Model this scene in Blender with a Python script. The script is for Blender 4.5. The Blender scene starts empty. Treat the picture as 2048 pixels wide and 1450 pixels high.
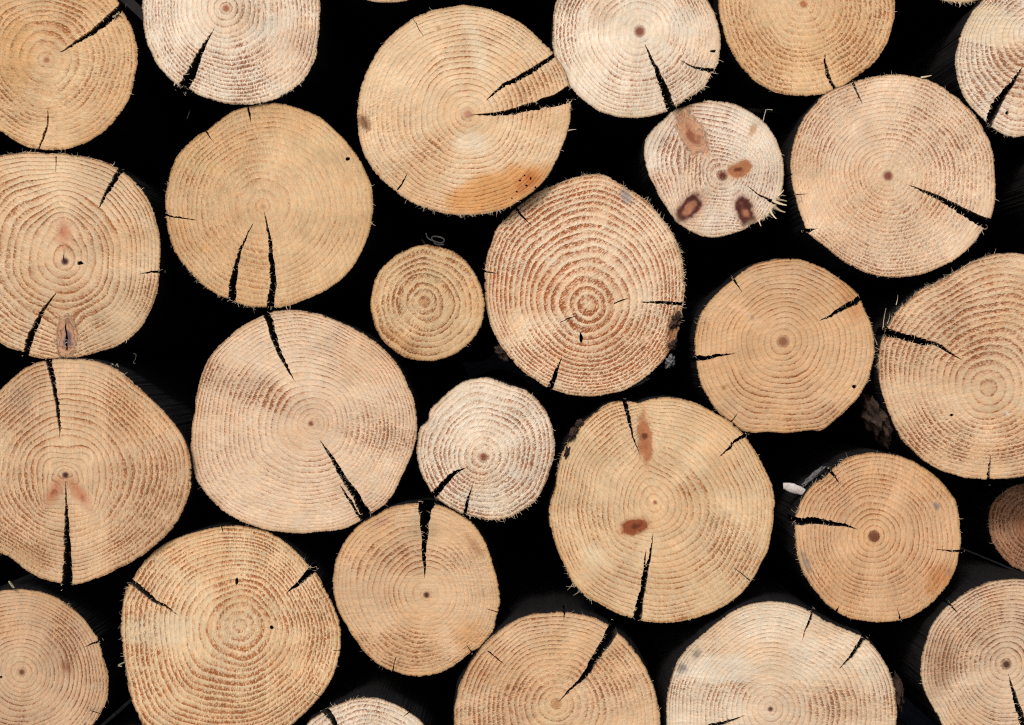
import bpy, math
import numpy as np
from mathutils import Vector
from mathutils.geometry import delaunay_2d_cdt

# ------------------------------------------------------------------ scene scale
S = 0.0006                 # metres per photo pixel on the face of the pile
CX, CY = 1024.0, 725.0
D = 2.0                    # camera to pile face
Z0 = (1650 - 725) * S      # eye height above the ground
SC = bpy.context.scene
COL = SC.collection
rng = np.random.default_rng(7)

def wx(px): return (px - CX) * S
def wz(py): return Z0 + (CY - py) * S

def lin(c):
    c = np.asarray(c, float) / 255.0
    return np.where(c <= 0.04045, c / 12.92, ((c + 0.055) / 1.055) ** 2.4)

ALB = 0.80                 # picture colour -> base colour
def wood(c): return lin(c) * ALB

# ------------------------------------------------------------------ noise helpers
def _hash(ix, iy, seed):
    h = (ix.astype(np.int64) * 374761393 + iy.astype(np.int64) * 668265263 + int(seed) * 974634777) & 0xffffffff
    h = ((h ^ (h >> 13)) * 1274126177) & 0xffffffff
    return ((h ^ (h >> 16)) & 0xffff) / 65535.0
def vnoise(x, y, seed=0):
    x = np.asarray(x, float); y = np.asarray(y, float)
    ix = np.floor(x).astype(np.int64); iy = np.floor(y).astype(np.int64)
    fx = x - ix; fy = y - iy
    fx = fx * fx * (3 - 2 * fx); fy = fy * fy * (3 - 2 * fy)
    a = _hash(ix, iy, seed); b = _hash(ix + 1, iy, seed); c = _hash(ix, iy + 1, seed); d = _hash(ix + 1, iy + 1, seed)
    return (a * (1 - fx) + b * fx) * (1 - fy) + (c * (1 - fx) + d * fx) * fy
def fbm(x, y, seed=0, o=3):
    s = 0; a = .5; t = 0
    for k in range(o):
        s = s + a * vnoise(np.asarray(x) * 2 ** k, np.asarray(y) * 2 ** k, seed + 17 * k); t += a; a *= .5
    return s / t
def sstep(a, b, x):
    t = np.clip((x - a) / (b - a), 0, 1); return t * t * (3 - 2 * t)
def inside(px, py, poly):
    poly = np.asarray(poly); x0, y0 = poly[:, 0], poly[:, 1]
    x1, y1 = np.roll(x0, -1), np.roll(y0, -1)
    res = np.zeros(len(px), bool)
    for a, b, c, d in zip(x0, y0, x1, y1):
        if b == d: continue
        m = (b > py) != (d > py)
        res ^= m & (px < (c - a) * (py - b) / (d - b) + a)
    return res

# ------------------------------------------------------------------ materials
class NT:
    def __init__(s, name):
        s.m = bpy.data.materials.new(name); s.m.use_nodes = True
        s.t = s.m.node_tree; s.t.nodes.clear()
        s.out = s.t.nodes.new('ShaderNodeOutputMaterial'); s.p = s.t.nodes.new('ShaderNodeBsdfPrincipled')
        s.t.links.new(s.p.outputs[0], s.out.inputs[0])
    def n(s, t, **k):
        o = s.t.nodes.new(t)
        for a, b in k.items(): setattr(o, a, b)
        return o
    def put(s, sock, v):
        if isinstance(v, bpy.types.NodeSocket): s.t.links.new(v, sock)
        elif v is not None: sock.default_value = v
    def math(s, op, a, b=None, c=None, clamp=False):
        o = s.n('ShaderNodeMath', operation=op, use_clamp=clamp)
        for i, v in enumerate((a, b, c)):
            if v is not None: s.put(o.inputs[i], v)
        return o.outputs[0]
    def vmath(s, op, a, b=None, scale=None):
        o = s.n('ShaderNodeVectorMath', operation=op)
        s.put(o.inputs[0], a)
        if b is not None: s.put(o.inputs[1], b)
        if scale is not None: s.put(o.inputs['Scale'], scale)
        return o.outputs[0]
    def noise(s, vec, scale, detail=2, rough=.5):
        o = s.n('ShaderNodeTexNoise'); s.put(o.inputs['Vector'], vec)
        o.inputs['Scale'].default_value = scale; o.inputs['Detail'].default_value = detail; o.inputs['Roughness'].default_value = rough
        return o.outputs['Fac']
    def rng(s, v, a, b, c=0., d=1., kind='LINEAR'):
        o = s.n('ShaderNodeMapRange', interpolation_type=kind); s.put(o.inputs[0], v)
        for i, x in enumerate((a, b, c, d)): s.put(o.inputs[i + 1], x)
        return o.outputs[0]
    def mix(s, f, a, b, mode='MIX'):
        o = s.n('ShaderNodeMix', data_type='RGBA', blend_type=mode)
        s.put(o.inputs[0], f); s.put(o.inputs[6], a); s.put(o.inputs[7], b)
        return o.outputs[2]
    def mixf(s, f, a, b):
        o = s.n('ShaderNodeMix', data_type='FLOAT'); s.put(o.inputs[0], f); s.put(o.inputs[2], a); s.put(o.inputs[3], b)
        return o.outputs[0]
    def attr(s, name):
        return s.n('ShaderNodeAttribute', attribute_name=name)
    def curve(s, v, pts):
        o = s.n('ShaderNodeValToRGB'); cr = o.color_ramp
        while len(cr.elements) < len(pts): cr.elements.new(.5)
        for e, (p, x) in zip(cr.elements, pts): e.position = p; e.color = (x, x, x, 1)
        s.put(o.inputs[0], v); return o.outputs[0]

def end_grain_material():
    g = NT('end_grain')
    light = g.attr('wood_light').outputs['Color']; dark = g.attr('wood_dark').outputs['Color']
    sep = g.n('ShaderNodeSeparateXYZ'); g.put(sep.inputs[0], g.attr('grain').outputs['Vector'])
    ring, fuzz, stren = sep.outputs
    pv = g.attr('pith_vec').outputs['Vector']                    # metres from the pith; z holds a per-log seed
    sp = g.n('ShaderNodeSeparateXYZ'); g.put(sp.inputs[0], pv)
    seed = sp.outputs[2]
    geo = g.n('ShaderNodeNewGeometry'); pos = geo.outputs['Position']
    wob = g.math('SUBTRACT', g.noise(pos, 70, 2), .5)
    wob2 = g.math('SUBTRACT', g.noise(pos, 420, 1), .5)
    r = g.math('ADD', ring, g.math('MULTIPLY', wob, .22))
    r = g.math('ADD', r, g.math('MULTIPLY', wob2, .26))
    fr = g.math('FRACT', r); rid = g.math('FLOOR', r)
    wn = g.n('ShaderNodeTexWhiteNoise', noise_dimensions='2D')
    cv = g.n('ShaderNodeCombineXYZ'); g.put(cv.inputs[0], rid); g.put(cv.inputs[1], seed); g.put(wn.inputs['Vector'], cv.outputs[0])
    rnd = wn.outputs['Value']
    broad = g.curve(fr, [(0, .08), (.16, .02), (.34, .35), (.58, .82), (.86, 1.), (.96, .30), (1, .10)])
    thin = g.curve(fr, [(0, .18), (.08, 0.), (.45, .12), (.70, .30), (.86, 1.), (.93, .95), (1, .2)])
    band = g.mixf(fuzz, thin, broad)
    # torn fibres: fine grain in rows along the rays and across the rings
    un = g.vmath('NORMALIZE', g.vmath('MULTIPLY', pv, (1, 1, 0)))
    cmb = g.n('ShaderNodeCombineXYZ')
    su = g.n('ShaderNodeSeparateXYZ'); g.put(su.inputs[0], un)
    g.put(cmb.inputs[0], su.outputs[0]); g.put(cmb.inputs[1], su.outputs[1]); g.put(cmb.inputs[2], seed)
    rays = g.noise(cmb.outputs[0], 46, 2, .6)
    saw = g.vmath('MULTIPLY', g.attr('saw_vec').outputs['Vector'], (1, .42, 1))
    spk = g.noise(saw, 470, 2, .7)
    spk2 = g.noise(saw, 780, 1, .5)
    # wood cell patches where one stretch of a ring is torn deeper than the next
    patch = g.noise(pos, 52, 3, .65)
    patch = g.rng(patch, .36, .64, .45, 1.25)
    am = g.math('MULTIPLY', band, g.math('MULTIPLY', stren, 1.10))
    am = g.math('MULTIPLY', am, g.rng(rnd, 0, 1, .62, 1.15))
    am = g.math('MULTIPLY', am, patch)
    am = g.math('MULTIPLY', am, g.rng(rays, .3, .7, .78, 1.18))
    con = g.rng(fuzz, 0, 1, 2.2, 6.5)
    sk = g.math('ADD', 1., g.math('MULTIPLY', g.math('SUBTRACT', spk, .5), con))
    sk = g.math('ADD', sk, g.math('MULTIPLY', g.math('SUBTRACT', spk2, .5), g.math('MULTIPLY', con, .8)))
    am = g.math('MULTIPLY', am, g.math('MAXIMUM', sk, 0.))
    am = g.math('MINIMUM', g.math('MAXIMUM', am, 0.), 1.45)
    colr = g.mix(am, light, dark)
    # dark pits where fibres were pulled out, strung along the rings
    pit = g.math('ADD', g.math('MULTIPLY', spk, 1.), g.math('MULTIPLY', g.math('MULTIPLY', band, patch), .16))
    pit = g.math('MULTIPLY', g.rng(pit, .61, .70), g.math('MULTIPLY', g.rng(fuzz, .05, .7), stren))
    colr = g.mix(g.math('MINIMUM', g.math('MULTIPLY', pit, .42), 1.), colr, (*(lin((128, 76, 44)) * ALB), 1))
    # pale lifted fibres over everything rough
    lift = g.math('MULTIPLY', g.rng(spk2, .58, .74), g.math('MULTIPLY', fuzz, .45))
    colr = g.mix(lift, colr, (*(lin((238, 222, 196)) * ALB), 1))
    # general mottling
    mot = g.noise(pos, 16, 4, .6)
    colr = g.mix(1., colr, g.mix(g.rng(mot, .3, .7), (.90, .88, .85, 1), (1.07, 1.07, 1.07, 1)), 'MULTIPLY')
    hue = g.noise(pos, 120, 3, .6)
    colr = g.mix(1., colr, g.mix(g.rng(hue, .35, .65), (1.05, .985, .93, 1), (.965, 1.005, 1.03, 1)), 'MULTIPLY')
    stk = g.noise(g.vmath('MULTIPLY', g.attr('saw_vec').outputs['Vector'], (1, .05, 1)), 300, 2, .6)
    colr = g.mix(1., colr, g.mix(g.rng(stk, .35, .65), (.93, .925, .92, 1), (1.06, 1.06, 1.06, 1)), 'MULTIPLY')
    gr = g.noise(saw, 340, 3, .7)
    colr = g.mix(1., colr, g.mix(g.rng(gr, .3, .7), (.86, .85, .83, 1), (1.1, 1.1, 1.1, 1)), 'MULTIPLY')
    g.put(g.p.inputs['Base Color'], colr)
    g.put(g.p.inputs['Roughness'], .82); g.p.inputs['Specular IOR Level'].default_value = .25
    h = g.math('ADD', g.math('MULTIPLY', am, -.7), g.math('MULTIPLY', spk, g.rng(fuzz, 0, 1, .35, 1.2)))
    h = g.math('ADD', h, g.math('MULTIPLY', spk2, fuzz))
    b = g.n('ShaderNodeBump'); b.inputs['Strength'].default_value = .75; b.inputs['Distance'].default_value = .0011
    g.put(b.inputs['Height'], h); g.put(g.p.inputs['Normal'], b.outputs[0])
    return g.m

def rough_material(name, a, b, c, scale, bump=.004, rough=.85, spec=.25, yscale=.35):
    g = NT(name)
    tc = g.n('ShaderNodeNewGeometry').outputs['Position']
    v = g.vmath('MULTIPLY', tc, (1, yscale, 1))
    n1 = g.noise(v, scale, 5, .65); n2 = g.noise(v, scale * 4.3, 3, .6)
    k = g.mix(g.rng(n1, .35, .65), (*a, 1), (*b, 1))
    k = g.mix(g.rng(n2, .55, .72), k, (*c, 1))
    g.put(g.p.inputs['Base Color'], k); g.put(g.p.inputs['Roughness'], rough); g.p.inputs['Specular IOR Level'].default_value = spec
    bb = g.n('ShaderNodeBump'); bb.inputs['Strength'].default_value = .8; bb.inputs['Distance'].default_value = bump
    g.put(bb.inputs['Height'], g.math('ADD', n1, g.math('MULTIPLY', n2, .5))); g.put(g.p.inputs['Normal'], bb.outputs[0])
    return g.m

M_END = end_grain_material()
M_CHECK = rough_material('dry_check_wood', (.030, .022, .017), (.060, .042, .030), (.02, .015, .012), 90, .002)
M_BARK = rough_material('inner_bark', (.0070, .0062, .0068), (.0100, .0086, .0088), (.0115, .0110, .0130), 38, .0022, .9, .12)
M_FLAKE = rough_material('bark_flake', (.02, .0115, .009), (.055, .029, .018), (.012, .008, .007), 110, .003, .75)
M_GREY = rough_material('weathered_bark', (.05, .048, .05), (.16, .155, .16), (.05, .045, .045), 160, .002, .8)
M_CHIP = rough_material('pale_chip', (.40, .36, .34), (.52, .49, .47), (.28, .20, .13), 140, .001, .7)
M_STRAW = rough_material('dry_straw', (.30, .27, .17), (.40, .36, .25), (.22, .2, .12), 150, .001, .7)
M_SHAVE = rough_material('weathered_shaving', (.045, .042, .04), (.085, .08, .075), (.03, .028, .026), 150, .001, .7)
M_SOIL = rough_material('soil', (.010, .009, .009), (.018, .015, .014), (.008, .007, .007), 9, .02, .95, .1, 1)

# ------------------------------------------------------------------ mesh helpers
def link(name, verts, faces, mats, parent=None, loc=None, smooth=False, midx=None):
    me = bpy.data.meshes.new(name)
    me.from_pydata([tuple(v) for v in verts], [], faces)
    for m in mats: me.materials.append(m)
    if midx is not None: me.polygons.foreach_set('material_index', np.asarray(midx, np.int32))
    me.polygons.foreach_set('use_smooth', np.full(len(me.polygons), smooth))
    me.update()
    o = bpy.data.objects.new(name, me); COL.objects.link(o)
    if parent is not None: o.parent = parent
    if loc is not None: o.location = loc
    return o

def put_attrs(me, light, dark, grain, pv, sv):
    n = len(me.vertices)
    for nm, typ, arr in (('wood_light', 'FLOAT_COLOR', light), ('wood_dark', 'FLOAT_COLOR', dark)):
        a = me.attributes.new(nm, typ, 'POINT')
        a.data.foreach_set('color', np.concatenate([arr, np.ones((n, 1))], 1).astype(np.float32).ravel())
    for nm, arr in (('grain', grain), ('pith_vec', pv), ('saw_vec', sv)):
        a = me.attributes.new(nm, 'FLOAT_VECTOR', 'POINT')
        a.data.foreach_set('vector', np.asarray(arr, np.float32).ravel())

def tube(pts, radii, sides=4):
    pts = [Vector(p) for p in pts]; V = []; F = []
    for i, p in enumerate(pts):
        d = (pts[min(i + 1, len(pts) - 1)] - pts[max(i - 1, 0)]).normalized()
        u = d.cross(Vector((.31, .85, .42))).normalized(); w = d.cross(u)
        for k in range(sides):
            a = 2 * math.pi * k / sides
            V.append(p + radii[i] * (math.cos(a) * u + math.sin(a) * w))
    for i in range(len(pts) - 1):
        for k in range(sides):
            F.append((i * sides + k, i * sides + (k + 1) % sides, (i + 1) * sides + (k + 1) % sides, (i + 1) * sides + k))
    F.append(tuple(range(sides))[::-1]); F.append(tuple((len(pts) - 1) * sides + k for k in range(sides)))
    return V, F

def blob(rx, ry, rz, seed, amp=.25, nu=26, nv=14, freq=2.4):
    """lumpy closed lens: half sizes rx, ry (depth), rz"""
    V = []; F = []
    for j in range(nv + 1):
        ph = math.pi * j / nv
        for i in range(nu):
            th = 2 * math.pi * i / nu
            d = np.array([math.sin(ph) * math.cos(th), math.cos(ph), math.sin(ph) * math.sin(th)])
            k = 1 + amp * 2 * (float(fbm(d[0] * freq + 9 + d[1], d[2] * freq + 5 - d[1], seed)) - .5)
            V.append(Vector((d[0] * rx * k, d[1] * ry * k, d[2] * rz * k)))
    for j in range(nv):
        for i in range(nu):
            F.append((j * nu + i, (j + 1) * nu + i, (j + 1) * nu + (i + 1) % nu, j * nu + (i + 1) % nu))
    return V, F

# ------------------------------------------------------------------ one log
LOGLEN = 2.6
NT_ = 900
def crack_poly(pts, seed, extend):
    """jagged polygon round a crack centre line of (x, y, width)"""
    p = np.array(pts, float)
    if extend:
        d = p[0, :2] - p[1, :2]; d /= np.linalg.norm(d) + 1e-9
        p = np.vstack([[*(p[0, :2] + d * 12), p[0, 2] * 1.08], p])
    seg = np.r_[0, np.cumsum(np.hypot(*np.diff(p[:, :2], axis=0).T))]
    n = max(4, int(seg[-1] / 3.2)); s = np.linspace(0, seg[-1], n)
    x, y, w = (np.interp(s, seg, p[:, k]) for k in range(3))
    dx, dy = np.gradient(x), np.gradient(y); L = np.hypot(dx, dy) + 1e-9
    nx, ny = -dy / L, dx / L
    r = np.random.default_rng(seed)
    wander = (vnoise(s / 14., s * 0, seed) - .5) * np.minimum(3.0, 1.3 + w * .2) * (s > 0)
    jag = lambda: (r.random(n) - .5) * np.minimum(3.2, 1.1 + w * .30)
    wl = np.maximum(w / 2 + .35 * jag() * (w > 1), .35); wr = np.maximum(w / 2 + jag() * (w > 1), .35)
    x = x + nx * wander; y = y + ny * wander
    left = np.stack([x + nx * wl, y + ny * wl], 1); right = np.stack([x - nx * wr, y - ny * wr], 1)
    tip = np.array([[x[-1] + dx[-1] / L[-1] * 4, y[-1] + dy[-1] / L[-1] * 4]])
    return np.vstack([left, tip, right[::-1]]), np.stack([x, y, w, nx, ny], 1)

def ell(x, y, k):
    a = math.radians(k['ang']); dx, dy = x - k['x'], y - k['y']
    u = dx * math.cos(a) + dy * math.sin(a); v = -dx * math.sin(a) + dy * math.cos(a)
    return u / k['a'], v / k['b']

KNOT = {  # centre, body, rim, halo colours
    'dark': ((180, 122, 92), (88, 42, 36), (176, 122, 98)),
    'pink': ((150, 92, 66), (208, 160, 128), (224, 186, 156)),
    'red': ((104, 48, 30), (150, 82, 48), (196, 134, 92)),
    'brown': ((112, 58, 36), (184, 122, 84), (212, 166, 126)),
    'grey': ((112, 92, 98), (200, 154, 122), (220, 180, 146)),
    'rose': ((172, 96, 64), (194, 130, 96), (214, 174, 140)),
}

def make_log(L):
    key = L['key']; sd = L['seed']; r = np.random.default_rng(sd)
    P = np.array(L['pts'], float); cen = np.array(L.get('cen') or ((P[:, 0].min() + P[:, 0].max()) / 2, (P[:, 1].min() + P[:, 1].max()) / 2))
    th = np.arctan2(P[:, 1] - cen[1], P[:, 0] - cen[0]); rad = np.hypot(P[:, 0] - cen[0], P[:, 1] - cen[1])
    o = np.argsort(th); th, rad = th[o], rad[o]
    T = np.linspace(-math.pi, math.pi, NT_, endpoint=False)
    R = np.interp(T, np.r_[th - 2 * math.pi, th, th + 2 * math.pi], np.tile(rad, 3))
    k = np.exp(-.5 * (np.arange(-14, 15) / 3.4) ** 2); k /= k.sum()
    R = np.convolve(np.r_[R[-14:], R, R[:14]], k, 'valid')
    # ragged rim
    rag = L.get('rag', 1.0)
    ux, uy = np.cos(T), np.sin(T)
    R = R + (fbm(ux * 9 + 40, uy * 9 + 40, sd, 3) - .5) * 3.5
    bite = np.clip(vnoise(ux * 46 + 90, uy * 46 + 90, sd + 5) - .62, 0, 1) * 8
    R = R + rag * ((r.random(NT_) - .5) * 1.3 - bite * (vnoise(ux * 3 + 7, uy * 3 + 7, sd + 9)))
    out = np.stack([cen[0] + R * ux, cen[1] + R * uy], 1)
    pith = np.array(L['pith'], float)
    # outline seen from the pith, smoothed, gives the ring shape
    tp = np.arctan2(out[:, 1] - pith[1], out[:, 0] - pith[0]); rp = np.hypot(*(out - pith).T)
    o = np.argsort(tp)
    TP = np.linspace(-math.pi, math.pi, 720, endpoint=False)
    RP = np.interp(TP, np.r_[tp[o] - 2 * math.pi, tp[o], tp[o] + 2 * math.pi], np.tile(rp[o], 3))
    k2 = np.exp(-.5 * (np.arange(-60, 61) / 10.0) ** 2); k2 /= k2.sum()
    RPs = np.convolve(np.r_[RP[-60:], RP, RP[:60]], k2, 'valid'); RM = RPs.mean()

    y0 = L.get('y', 0.0); kk = (D + y0) / D
    tx, tz = math.tan(math.radians(L['tilt'][0])), math.tan(math.radians(L['tilt'][1]))
    def W(x, y, dep=0.0):
        """photo pixels on this log's face -> local metres (origin at the log's axis on its front face)"""
        x = np.asarray(x, float); y = np.asarray(y, float)
        X = (x - cen[0]) * S * kk; Z = -(y - cen[1]) * S * kk
        relief = (fbm(x / 60., y / 60., sd + 3, 2) - .5) * .0035
        Y = relief + tx * X + tz * Z + dep
        return np.stack([X, Y, Z], -1)
    loc = (wx(CX + (cen[0] - CX) * kk), y0, Z0 + (CY - cen[1]) * S * kk)

    cracks = L.get('cracks', []); polys = []; mids = []
    for i, c in enumerate(cracks):
        pl, md = crack_poly(c, sd * 31 + i, True); polys.append(pl); mids.append(md)
    for i, h in enumerate(L.get('holes', [])):
        x, y, a, b = h; t = np.linspace(0, 2 * math.pi, 10, endpoint=False)
        j = 1 + (r.random(10) - .5) * .5
        polys.append(np.stack([x + a * j * np.cos(t), y + b * j * np.sin(t)], 1)); mids.append(None)
    for i, c in enumerate(L.get('inner', [])):
        pl, md = crack_poly(c, sd * 77 + i, False); polys.append(pl); mids.append(md)
    knots = L.get('knots', [])
    kwarp = lambda x, y: (fbm(x / 13., y / 13., sd + 41, 2) - .5)
    kpoly = []
    for kn in knots:
        t = np.linspace(0, 2 * math.pi, 44, endpoint=False); a = math.radians(kn['ang'])
        j = 1 + (fbm(np.cos(t) * 2 + 5, np.sin(t) * 2 + 5, sd + 77) - .5) * .6
        u, v = kn['a'] * np.cos(t) * j, kn['b'] * np.sin(t) * j
        kpoly.append(np.stack([kn['x'] + u * math.cos(a) - v * math.sin(a), kn['y'] + u * math.sin(a) + v * math.cos(a)], 1))
    pr = L.get('pr', 0)
    if pr:
        t = np.linspace(0, 2 * math.pi, 20, endpoint=False); j = pr * (1 + (r.random(20) - .5) * .3)
        kpoly.append(np.stack([pith[0] + j * np.cos(t), pith[1] + j * np.sin(t)], 1))

    # ---- constrained triangulation of the sawn face
    pts = [out]; edges = []; base = 0
    def loop(p):
        nonlocal base
        n = len(p); edges.extend((base + i, base + (i + 1) % n) for i in range(n)); base += n
    loop(out)
    for p in polys + kpoly: pts.append(p); loop(p)
    lo, hi = out.min(0), out.max(0); h = 8.0
    gx, gy = np.meshgrid(np.arange(lo[0], hi[0], h), np.arange(lo[1], hi[1], h * .87)); gx[1::2] += h / 2
    q = np.stack([gx.ravel(), gy.ravel()], 1) + (r.random((gx.size, 2)) - .5) * 2.5
    fine = []
    spots = [(pith[0], pith[1], 34, 2.6)] + [(kn['x'], kn['y'], kn['a'] * 1.5, 4.0) for kn in knots]
    for b in L.get('bulge', []): spots.append((b['x'], b['y'], b['a'] * 1.3, 4.5))
    for sx, sy, sr, sh in spots:
        fx, fy = np.meshgrid(np.arange(-sr, sr, sh), np.arange(-sr, sr, sh)); m = np.hypot(fx, fy) < sr
        fine.append(np.stack([fx[m] + sx, fy[m] + sy], 1) + (r.random((m.sum(), 2)) - .5) * sh * .4)
    inset = np.stack([cen[0] + (R - 3.4) * ux, cen[1] + (R - 3.4) * uy], 1)[::2]
    inset2 = np.stack([cen[0] + (R - 9) * ux, cen[1] + (R - 9) * uy], 1)[::3]
    q = np.vstack([q] + fine + [inset, inset2])
    ang = np.arctan2(q[:, 1] - cen[1], q[:, 0] - cen[0]); rr = np.hypot(*(q - cen).T)
    q = q[rr < np.interp(ang, np.r_[T, math.pi], np.r_[R, R[0]]) - 2.5]
    pts.append(q)
    allp = np.vstack(pts)
    res = delaunay_2d_cdt([Vector(p) for p in allp], edges, [], 0, 1e-4, False)
    v2 = np.array([(v.x, v.y) for v in res[0]]); tri = np.array([f for f in res[2] if len(f) == 3])
    c2 = v2[tri].mean(1)
    ang = np.arctan2(c2[:, 1] - cen[1], c2[:, 0] - cen[0]); rr = np.hypot(*(c2 - cen).T)
    inn = rr < np.interp(ang, np.r_[T, math.pi], np.r_[R, R[0]]) * math.cos(math.pi / NT_)
    inc = np.zeros(len(tri), bool)
    for p in polys:
        a, b = p.min(0), p.max(0)
        m = np.where((c2[:, 0] >= a[0]) & (c2[:, 0] <= b[0]) & (c2[:, 1] >= a[1]) & (c2[:, 1] <= b[1]))[0]
        inc[m] |= inside(c2[m, 0], c2[m, 1], p)
    reg = np.full(len(tri), -1); reg[inn] = 0; reg[inn & inc] = -2
    for i, p in enumerate(kpoly):
        a, b = p.min(0), p.max(0)
        m = np.where((reg == 0) & (c2[:, 0] >= a[0]) & (c2[:, 0] <= b[0]) & (c2[:, 1] >= a[1]) & (c2[:, 1] <= b[1]))[0]
        reg[m[inside(c2[m, 0], c2[m, 1], p)]] = i + 1
    # orientation: front faces look to -y
    e1 = v2[tri[:, 1]] - v2[tri[:, 0]]; e2 = v2[tri[:, 2]] - v2[tri[:, 0]]
    flip = (e1[:, 0] * e2[:, 1] - e1[:, 1] * e2[:, 0]) > 0
    tri[flip] = tri[flip][:, ::-1]

    # ---- fields per vertex
    x, y = v2[:, 0], v2[:, 1]
    dx, dy = x - pith[0], y - pith[1]; rr = np.hypot(dx, dy); aa = np.arctan2(dy, dx)
    Rs = np.interp(aa, np.r_[TP, math.pi], np.r_[RPs, RPs[0]])
    t0 = np.clip(rr / Rs, 0, 1.1)
    Re = RM * .95 + (Rs - RM * .95) * np.clip(t0 * 1.15, 0, 1) ** .8
    t = rr / Re
    a_ = L.get('acc', .55); N = L['N']
    n = N * (a_ * t + (1 - a_) * t ** 2.3)
    for j in range(4):
        n = n + .18 / (1 + j * .6) * np.sin(t * (9 + 6.7 * j) + r.random() * 6.28) * np.clip(t * 4, 0, 1)
    n = n + (fbm(x / 55., y / 55., sd + 1, 2) - .5) * L.get('wob', .95) * np.clip(t * 3, .1, 1)
    light = np.tile(wood(L['light']) * .80 + wood((240, 224, 204)) * .20, (len(v2), 1)); dark = np.tile(wood(L['dark']) * (1.0, .81, .60), (len(v2), 1))
    fz = L['fuzz'] + (fbm(x / 75., y / 75., sd + 21, 2) - .5) * 1.0
    # a saw pass leaves straight-edged stripes, some torn and some smooth
    sa = math.radians(L['saw']); sc = (x * math.cos(sa) + y * math.sin(sa))
    stripe = vnoise(sc / 62. + 3, sc * 0 + .5, sd + 50); stripe = sstep(.40, .60, stripe) - .5
    fz = fz + stripe * .55
    st = L['str'] * (1 + .42 * stripe) * (1 + (fbm(x / 80., y / 80., sd + 33, 2) - .5) * 1.5)
    light = light * (1 - .045 * stripe[:, None])
    # fibre sheen painted into the wood colour, paler and darker wedges round the pith
    sheen = fbm(np.cos(aa) * 2.2 + 11, np.sin(aa) * 2.2 + 7, sd + 71, 3) - .5
    light = light * (1 + .28 * sheen * sstep(.05, .4, t))[:, None]; st = st * (1 - 1.2 * sheen)
    honey = (sstep(.52, .68, fbm(x / 120. + 4, y / 120., sd + 88, 3)) * .28)[:, None]
    light = light * (1 - honey) + wood((222, 172, 118)) * honey
    # heart lighter and smoother than the outer wood
    hw = np.clip(sstep(.55, .12, t)[:, None] * L.get('heart', .7), 0, 1.4)
    light = light * (1 - hw * .35) + wood(L.get('heartcol', (226, 196, 160))) * hw * .35
    fz = fz - hw[:, 0] * .6; st = st * (1 - .55 * np.clip(hw[:, 0], 0, 1))
    for b in L.get('bulge', []):
        u, v = ell(x, y, b); n = n - b['A'] * np.exp(-(u * u + v * v))
    for pa in L.get('patches', []):
        u, v = ell(x, y, pa); d = np.hypot(u, v) + (fbm(x / 22., y / 22., sd + 60) - .5) * pa.get('rough', .35)
        w = sstep(1.0, 1.0 - pa.get('soft', .4), d)
        if 'cut' in pa:
            ca = math.radians(pa['cut'][2]); dd = (x - pa['cut'][0]) * math.cos(ca) + (y - pa['cut'][1]) * math.sin(ca)
            w = w * sstep(-3, 3, dd)
        w = (w * pa.get('amt', 1))[:, None]
        light = light * (1 - w) + wood(pa['col']) * w
        dark = dark * (1 - w) + wood(pa.get('dcol', np.array(pa['col']) * .8)) * w
        fz = fz + pa.get('df', 0) * w[:, 0]; st = st * (1 + pa.get('ds', 0) * w[:, 0])
    for kn in knots:
        u, v = ell(x, y, kn); d = np.hypot(u, v)
        bu = kn.get('bulge', 1.6)
        n = n - bu * np.exp(-(d / 1.75) ** 2)
        w = sstep(1.14, .90, d + (fbm(x / 11., y / 11., sd + 4) - .5) * .7) if kn['style'] != 'rose' else .8 * sstep(1.6, .3, d + (fbm(x / 12., y / 12., sd + 4) - .5) * .6)
        n = n * (1 - w) + (d * kn.get('rings', 3.5) * .6 + kwarp(x, y) * 1.2) * w
        cc, cb, ch = (wood(c) for c in KNOT[kn['style']])
        wc = sstep(.55, .2, d + kwarp(x, y) * .9)[:, None]
        kc = cb * (1 - wc) + cc * wc
        halo = (sstep(1.8, .95, d) * .5)[:, None]
        light = light * (1 - halo) + ch * halo; dark = dark * (1 - halo) + ch * .72 * halo
        w = w[:, None]
        light = light * (1 - w) + kc * w; dark = dark * (1 - w) + kc * .55 * w
        fz = fz * (1 - w[:, 0]) + .12 * w[:, 0]; st = st * (1 - .3 * w[:, 0])
        fz = fz - .4 * halo[:, 0]
    pc = wood(L.get('pcol', (150, 98, 72)))
    if pr:
        w = (sstep(pr * 1.5, pr * .55, rr) * L.get('pamt', 1))[:, None]
        light = light * (1 - w) + pc * w; dark = dark * (1 - w) + pc * .6 * w
    # cambium: thin tan rim, darkest at the very edge
    ac = np.arctan2(y - cen[1], x - cen[0]); ro = np.interp(ac, np.r_[T, math.pi], np.r_[R, R[0]]) - np.hypot(x - cen[0], y - cen[1])
    rim = (sstep(13, 3, ro) * .45)[:, None]; rc = wood(L.get('rim', (196, 160, 112)))
    light = light * (1 - rim) + rc * rim; dark = dark * (1 - rim * .6) + rc * .7 * rim * .6
    edge = sstep(2.6, .4, ro)[:, None] * .7
    bk = wood((104, 72, 50)); light = light * (1 - edge) + bk * edge; dark = dark * (1 - edge) + bk * .7 * edge
    fz = np.clip(fz, 0, 1); st = np.clip(st, .1, 1.3)
    grain = np.stack([n + 50, fz, st], 1)
    pv = np.stack([dx * S, -dy * S, np.full(len(v2), sd * .37)], 1)
    sv = np.stack([sc * S, (-x * math.sin(sa) + y * math.cos(sa)) * S, np.full(len(v2), sd * 1.3)], 1)

    root = bpy.data.objects.new('log', None); COL.objects.link(root); root.location = loc
    root['label'] = L['label']; root['category'] = 'log'; root['group'] = 'sawn logs stacked in the pile'

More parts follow.
